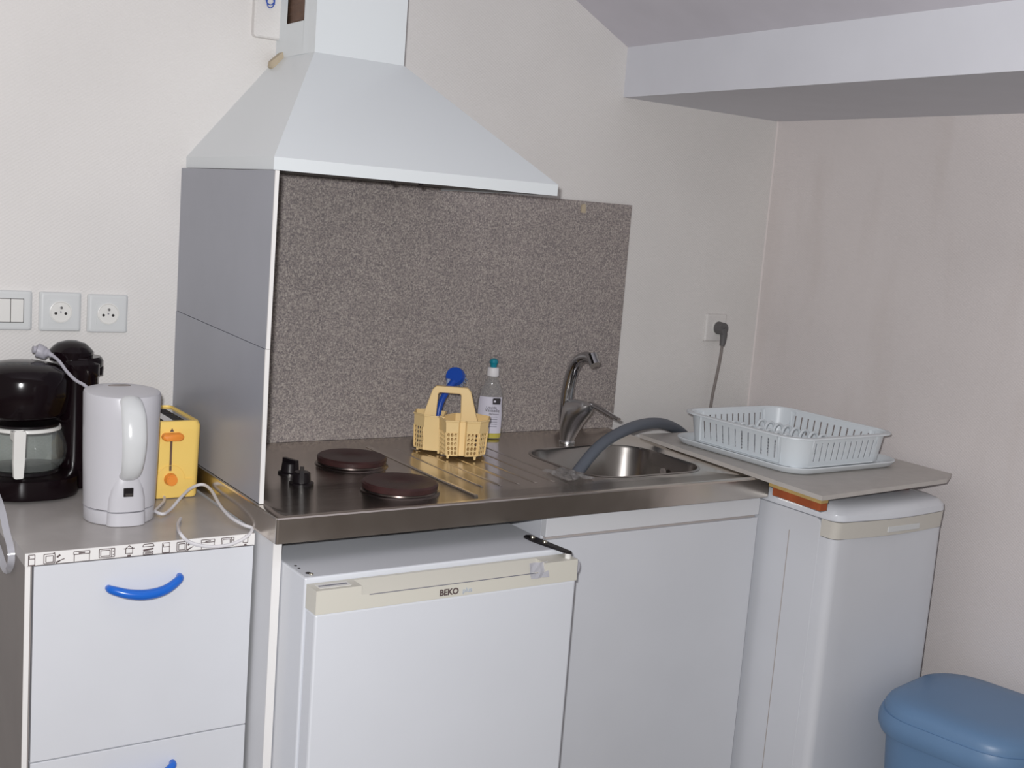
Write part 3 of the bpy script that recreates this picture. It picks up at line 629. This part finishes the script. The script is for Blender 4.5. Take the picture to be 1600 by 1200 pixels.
# handle: towards the camera, slightly right
ha = math.atan2(CAM.y-KY, CAM.x-KX)+math.radians(13); hd = Vector((math.cos(ha), math.sin(ha), 0)); hs = Vector((-hd.y, hd.x, 0))
hp_ = [(.050, 1.071, .017), (.066, 1.074, .019), (.088, 1.055, .021), (.099, 1.02, .021), (.099, .995, .0205), (.092, .968, .019), (.078, .948, .0175), (.060, .940, .016)]
pts = catmull([Vector((0, 0, 0)) + hd*a + Vector((KX, KY, b)) for a, b, c_ in hp_], 4)
rg = []
for i, p in enumerate(pts):
    u = i/(len(pts)-1)*(len(hp_)-1); k0 = min(int(u), len(hp_)-2); wd = hp_[k0][2]+(hp_[k0+1][2]-hp_[k0][2])*(u-k0)
    T = (pts[min(i+1, len(pts)-1)]-pts[max(i-1, 0)]).normalized(); N_ = T.cross(hs).normalized()
    rg.append([p + hs*wd*math.cos(a) + N_*.0095*math.sin(a) for a in [2*PI*j/18 for j in range(18)]])
bm = NB(); loft(bm, rg); hn = obj('handle', bm, 'kettle2', kt, smooth=True)
bm = NB(); rg = []
for z, o_, wd in ((.8765, .060, .0335), (.90, .062, .032), (.925, .060, .027), (.945, .058, .022), (.957, .054, .017)):
    rg.append([Vector((KX, KY, z)) + hd*(o_-.02 + (.022 if math.sin(a) > -.2 else 0)*abs(math.sin(a))**.5 + .004) + hs*wd*math.cos(a) for a in [2*PI*j/20 for j in range(20)]])
loft(bm, rg); sf = obj('handle_foot', bm, 'kettle', kt, smooth=True)
bm = NB(); rg = []
for z, o_, wd in ((.851, .061, .034), (.8745, .061, .0335)):
    rg.append([Vector((KX, KY, z)) + hd*(o_-.02 + (.024 if math.sin(a) > -.2 else 0)*abs(math.sin(a))**.5 + .004) + hs*wd*math.cos(a) for a in [2*PI*j/20 for j in range(20)]])
loft(bm, rg); obj('base_foot', bm, 'kettle', kt, smooth=True)
sw = Vector((KX, KY, .912)) + hd*.0665; up = Vector((0, 0, 1))
bm = NB(); loft(bm, [[sw + hd*k + hs*x*s_ + up*z*s_ for x, z in ((-.0085, -.008), (.0085, -.008), (.0085, .008), (-.0085, .008))] for k, s_ in ((-.004, 1), (.0015, 1))]); s1 = obj('switch_frame', bm, 'black', sf, bevel=.001)
bm = NB(); loft(bm, [[sw + hd*k + hs*x + up*z for x, z in ((-.006, -.006), (.006, -.006), (.006, -.001), (-.006, -.001))] for k in (.001, .0045)]); obj('rocker', bm, 'chrome', sf)
# kettle cord
cp = [Vector((KX+.058, KY+.02, .86)), pix(252, 803, z=.856), pix(266, 796, z=.856), pix(282, 778, z=.868), pix(298, 763, z=.876), pix(316, 757, z=.880), pix(330, 766, z=.876), pix(344, 790, z=.868), pix(360, 808, z=.862), pix(380, 820, z=.8575), pix(394, 826, y=-.500), pix(386, 838, y=-.517), pix(362, 850, y=-.522), pix(330, 854, y=-.523), pix(298, 848, y=-.520), pix(282, 834, y=-.514), pix(278, 820, z=.8555), pix(282, 810, z=.8545)]
bm = NB(); tube(bm, cp, .0031, 8); obj('power_cord', bm, 'cordw', kt, smooth=True, label='white cord looping over the cabinet edge')

# ================================================================ TOASTER
tt = thing('toaster', 'yellow two-slot toaster with orange lever and dial, behind the kettle', 'toaster', (-.068, -.15, .85))
TX0, TX1, TY0, TY1 = -.124, -.012, -.245, -.06
tcx, tcy, tw, td = (TX0+TX1)/2, (TY0+TY1)/2, TX1-TX0, TY1-TY0
bm = NB(); loft(bm, [rr(tw-.008, td-.008, .012, .852, tcx, tcy, 4), rr(tw-.004, td-.004, .014, .856, tcx, tcy, 4), rr(tw-.002, td-.002, .014, .93, tcx, tcy, 4), rr(tw, td, .014, .985, tcx, tcy, 4), rr(tw, td, .014, .995, tcx, tcy, 4), rr(tw-.008, td-.008, .012, 1.003, tcx, tcy, 4), rr(tw-.018, td-.02, .009, 1.004, tcx, tcy, 4), rr(tw-.022, td-.024, .008, .997, tcx, tcy, 4)])
obj('shell', bm, 'yellow', tt, smooth=True)
bm = NB()
fill_holes(bm, rr(tw-.02, td-.022, .008, 1.0, tcx, tcy, 4), [rr(.022, td-.06, .004, 1.0, tcx-.02, tcy, 2), rr(.022, td-.06, .004, 1.0, tcx+.02, tcy, 2)])
solid(bm, .0015); obj('top_plate', bm, 'chrome', tt, label='steel slot plate')
bm = NB()
for dx in (-.02, .02):
    for y_ in range(7): box(bm, tcx+dx-.011, tcx+dx+.011, TY0+.04+y_*.018, TY0+.0415+y_*.018, .9985, .9995)
    box(bm, tcx+dx-.011, tcx+dx+.011, TY0+.03, TY1-.03, .9975, .998)
obj('slot_cage', bm, 'dark', tt)
bm = NB(); box(bm, -.0735, -.0695, TY0-.0008, TY0+.002, .907, .968); obj('lever_slot', bm, 'brown', tt)
bm = NB(); loft(bm, [[(-.071+x*s_, y_, .975+z*s_) for x, z in [(.019*math.copysign(1, math.cos(a))*.65+.008*math.cos(a), .0075*math.sin(a)) for a in [2*PI*(i+.5)/16 for i in range(16)]]] for y_, s_ in ((TY0+.001, 1), (TY0-.012, 1), (TY0-.015, .8))]); obj('lever', bm, 'orange', tt, smooth=True, label='orange bar lever')
bm = NB(); q(bm, (-.075, TY0-.0008, .984), (-.067, TY0-.0008, .984), (-.071, TY0-.0008, .991)); solid(bm, .0006); obj('arrow_mark', bm, 'brownink', tt)
bm = NB(); cyl(bm, (-.0705, TY0+.001, .890), (-.0705, TY0-.011, .890), .0125, 28, .0105); cyl(bm, (-.0705, TY0-.011, .890), (-.0705, TY0-.0125, .890), .009, 20); obj('dial', bm, 'orange', tt, smooth=True, label='orange browning dial')
bm = NB(); tube(bm, [(-.0705+.028*math.cos(a), TY0-.0002, .890+.028*math.sin(a)) for a in [i*PI/12 for i in range(13)]], .0008, 6, 0); tube(bm, [(TX0+.012, TY0-.0002, .889), (-.0985, TY0-.0002, .889)], .0008, 6, 0); tube(bm, [(-.0425, TY0-.0002, .889), (TX1-.012, TY0-.0002, .889)], .0008, 6, 0); obj('moulded_line', bm, 'yellow', tt)
bm = NB(); tube(bm, [(-.115, TY0+.01, .862), pix(243, 764, z=.862), pix(252, 768, z=.859), pix(257, 780, z=.8545), pix(250, 790, z=.8545), pix(240, 799, z=.8545)], .0028, 8); obj('cord', bm, 'cordw', tt, smooth=True, label='white cord')

# ================================================================ SOCKETS AND SWITCH
def plate(nm, label, cat, cx, cz, wd=.08, hh=.078, group=None):
    t = thing(nm, label, cat, (cx, 0, cz), 0, group)
    bm = NB(); loft(bm, [[(p[0], y, p[1]) for p in rr(w2, h2, .004, 0, cx, cz, 3)] for y, w2, h2 in ((0, wd, hh), (-.005, wd, hh), (-.008, wd-.008, hh-.004), (-.0085, wd-.014, hh-.012))])
    obj('frame', bm, 'socket', t, smooth=False); return t
def socket(label, cx, cz, plug=False):
    t = plate('wall_socket', label, 'socket', cx, cz)
    bm = NB(); loft(bm, [[(p[0], y, p[1]) for p in rr(.046, .046, .002, 0, cx, cz, 2)] for y in (-.0083, -.0095)]); obj('insert', bm, 'socket', t)
    bm = NB(); n = 28
    loft(bm, [[(cx+r_*math.cos(2*PI*i/n), y, cz+r_*math.sin(2*PI*i/n)) for i in range(n)] for r_, y in ((.0215, -.009), (.0215, -.0115), (.020, -.0118), (.019, -.0105))])
    s_ = obj('socket_face', bm, 'socketw', t, smooth=True)
    for dx, dz in ((-.0095, -.003), (.0095, -.003)):
        bm = NB(); cyl(bm, (cx+dx, -.0102, cz+dz), (cx+dx, -.0112, cz+dz), .0028, 10); obj('pin_hole', bm, 'dark', s_)
    bm = NB(); cyl(bm, (cx, -.0102, cz+.009), (cx, -.017, cz+.009), .0026, 10); obj('earth_pin', bm, 'chrome', s_)
    bm = NB(); cyl(bm, (cx, -.0102, cz), (cx, -.0115, cz), .0016, 8); obj('screw', bm, 'inkgrey', s_)
    return t
socket('grey-white wall socket right beside the light switch', -.2275, 1.187)
socket('grey-white wall socket nearest the hood panel, right one of the pair', -.135, 1.185)
t = plate('light_switch', 'pale two-gang rocker switch at the left edge, beside the sockets', 'switch', -.3205, 1.188)
for x0, x1 in ((-.3425, -.3215), (-.3205, -.2975)):
    obj('rocker', bx(x0, x1, -.0115, -.008, 1.1655, 1.2105), 'socketw', t, bevel=.001)
obj('rocker_gap', bx(-.3435, -.2965, -.009, -.0084, 1.1645, 1.2115), 'dark', t)
t = plate('wall_socket', 'cream wall socket right of the splashback with a grey plug in it', 'socket', 1.556, 1.177, .08, .078)
t.children[0].data.materials[0] = M['wall']
bm = NB(); cyl(bm, (1.562, -.008, 1.177), (1.562, -.011, 1.177), .0215, 24); obj('socket_face', bm, 'socketw', t, smooth=True)
t = thing('grey_plug', 'dark grey angled plug in the wall socket, its cord dropping behind the dish rack', 'plug', (1.562, -.02, 1.15))
bm = NB(); cyl(bm, (1.562, -.0112, 1.177), (1.562, -.034, 1.177), .0185, 24, .0165); tube(bm, [(1.563, -.026, 1.177), (1.568, -.028, 1.16), (1.568, -.028, 1.14), (1.566, -.028, 1.127)], lambda u: .0125-.005*u, 12, 4); obj('plug_body', bm, 'plug', t, smooth=True)
bm = NB(); tube(bm, [(1.567, -.028, 1.135), (1.566, -.027, 1.10), (1.5645, -.025, 1.07), (1.560, -.022, 1.02), (1.556, -.02, .98), (1.554, -.02, .94), (1.554, -.02, .918)], .0042, 10); obj('cord', bm, 'cordg', t, smooth=True)

# ================================================================ WASHING MACHINE
wm = thing('washing_machine', 'narrow white top-loading appliance with rounded lid, right of the sink cabinet', 'appliance', (1.41, -.5, 0))
WX0, WX1, WY0, WY1 = 1.219, 1.600, -.79, -.20
wcx, wcy = (WX0+WX1)/2, (WY0+WY1)/2
bm = NB(); prism(bm, [(WY1, .02), (-.748, .02), (-.748, .82), (-.744, .833), (-.733, .8375), (WY1, .8375)], WX0, WX1, 'x'); obj('side_panels', bm, 'white2', wm, bevel=.002)
def fr_ring(z, front, bulge=.0, r=.02, back=-.7485, x0=WX0, x1=WX1):
    pts = [(x0, back, z)]
    for i in range(5): a = PI+ i*PI/8; pts.append((x0+r+r*math.cos(a), front+r+r*math.sin(a), z))
    for i in range(1, 8): u = i/8; pts.append((x0+r+(x1-x0-2*r)*u, front-bulge*math.sin(PI*u), z))
    for i in range(5): a = 1.5*PI+i*PI/8; pts.append((x1-r+r*math.cos(a), front+r+r*math.sin(a), z))
    pts.append((x1, back, z)); return pts
bm = NB(); loft(bm, [fr_ring(.08, WY0), fr_ring(.799, WY0)]); obj('front_panel', bm, 'white2', wm, smooth=True)
bm = NB(); loft(bm, [fr_ring(.8005, WY0-.001, .012), fr_ring(.8385, WY0-.004, .012)]); cb = obj('control_band', bm, 'beige', wm, smooth=True, label='beige band under the lid')
obj('name_plate', bx(1.378, 1.488, WY0-.0155, WY0-.012, .808, .821), 'socket', cb, bevel=.001)
obj('kick_plate', bx(WX0+.01, WX1-.01, -.74, -.72, 0, .08), 'dark', wm)
bm = NB(); rings = []
for z, s_ in ((.840, 0), (.842, -.001), (.855, .0), (.866, .008), (.872, .022), (.875, .045)):
    rings.append(fr_ring(z, WY0-.006+s_*1.3, .012, .03, WY1+.02, WX0-.002+s_*.9, WX1+.002-s_*.9))
loft(bm, rings); obj('lid', bm, 'enamel', wm, smooth=True)
obj('lid_seam', bx(WX0+.006, WX1-.006, WY0+.03, WY1+.03, .837, .8405), 'dark', wm)
for y_ in (-.66,): obj('side_crease', bx(WX0-.0006, WX0, y_-.001, y_+.001, .06, .79), 'groove', wm)
# board and battens on top
BP = [(1.137, -.812), (1.610, -.776), (1.680, -.737), (1.695, -.16), (1.189, -.148)]
bd_ = thing('shelf_board', 'pale laid-on board covering the white appliance, under the dish rack', 'board', (1.4, -.45, .877))
bm = NB(); prism(bm, BP, .9005, .9105, 'z'); bo = obj('board', bm, 'board', bd_)
bm = NB(); prism(bm, [(1.140, -.808), (1.165, -.806), (1.176, -.645), (1.1525, -.645)], .8925, .9004, 'z'); obj('raw_edge', bm, 'boardedge', bd_, label='raw yellowish edge under the board')
bm = NB(); prism(bm, [(1.142, -.806), (1.165, -.804), (1.174, -.660), (1.1505, -.660)], .8755, .8924, 'z'); obj('batten', bm, 'batten', bd_, label='orange-brown wooden batten')
bm = NB(); prism(bm, [(1.56, -.70), (1.58, -.70), (1.59, -.22), (1.57, -.22)], .8755, .9004, 'z'); obj('batten', bm, 'batten', bd_)

# ================================================================ DISH RACK
TR = math.radians(1.5); RC = (1.408, -.445)
t = thing('drip_tray', 'shallow pale plastic drip tray under the dish rack', 'tray', (*RC, .9108), TR)
def R0(w_, d, r, z, n=6): return rr(w_, d, r, z, 0, 0, n)
bm = NB(); loft(bm, [R0(.36, .39, .05, 0), R0(.385, .415, .06, .005), R0(.40, .43, .065, .016), R0(.397, .427, .064, .018), R0(.385, .415, .06, .0165), R0(.36, .39, .052, .010), R0(.35, .38, .05, .0045)], True, True); obj('tray', bm, 'rack', t, smooth=True, local=True)
rk = thing('dish_rack', 'pale grey-blue plastic dish drainer with slotted sides on the board', 'dish rack', (*RC, .9158), TR)
zb0, zt0 = .006, .076
def ringp(w_, d, r, z): return [Vector(p) for p in rr(w_, d, r, z, 0, 0, 6)]
b0, t0 = ringp(.325, .355, .045, zb0), ringp(.345, .375, .05, zt0)
for k in range(4):     # rounded corners then slotted sides
    bm = NB(); s0 = k*7
    for i in range(6): q(bm, b0[s0+i], b0[s0+i+1], t0[s0+i+1], t0[s0+i])
    solid(bm, .002); obj('corner', bm, 'rack', rk, smooth=True, local=True)
    a, b = s0+6, (s0+7) % 28
    bm = NB(); perf(bm, b0[a], b0[b], t0[b], t0[a], 11 if k % 2 == 0 else 12, 1, .27, .72, False, .03, .06); solid(bm, .002)
    obj('slotted_side', bm, 'rack', rk, local=True)
bm = NB(); loft(bm, [ringp(.343, .373, .049, .074), ringp(.352, .382, .053, .0795), ringp(.372, .402, .062, .0785), ringp(.374, .404, .063, .075), ringp(.37, .4, .061, .075), ringp(.352, .382, .053, .0765), ringp(.343, .373, .049, .074)], False, False); obj('rim', bm, 'rack', rk, smooth=True, local=True)
bm = NB(); n = 9
perf(bm, (-.155, -.17, zb0), (.155, -.17, zb0), (.155, .17, zb0), (-.155, .17, zb0), 9, 10, .6, .6, False, .03, .03); solid(bm, .002); obj('floor_grid', bm, 'rack', rk, local=True)
for i in range(11):
    y = -.145+i*.029
    for x in (-.03, .07):
        bm = NB(); tube(bm, [(x-.022, y, zb0), (x-.015, y, zb0+.036), (x, y, zb0+.046), (x+.015, y, zb0+.036), (x+.022, y, zb0)], .0038, 8, 3); obj('plate_prong', bm, 'rack', rk, smooth=True, local=True)

# ================================================================ BIN
b = thing('waste_bin', 'blue plastic waste bin with domed lid in the right corner', 'bin', (1.505, -1.005, 0), 0)
def br(w_, z, d=None): return rr(w_, d or w_, w_*.30, z, 1.507, -1.0, 8, math.radians(10))
bm = NB(); loft(bm, [br(.27, 0), br(.28, .004), br(.327, .375), br(.33, .385)]); obj('body', bm, 'bin', b, smooth=True)
bm = NB(); loft(bm, [br(.335, .380), br(.352, .382), br(.362, .396), br(.361, .414), br(.352, .428)]); obj('lid_ring', bm, 'bin', b, smooth=True)
bm = NB(); loft(bm, [br(.345, .428), br(.342, .440), br(.328, .452), br(.29, .461), br(.2, .466)]); obj('lid', bm, 'bin', b, smooth=True)
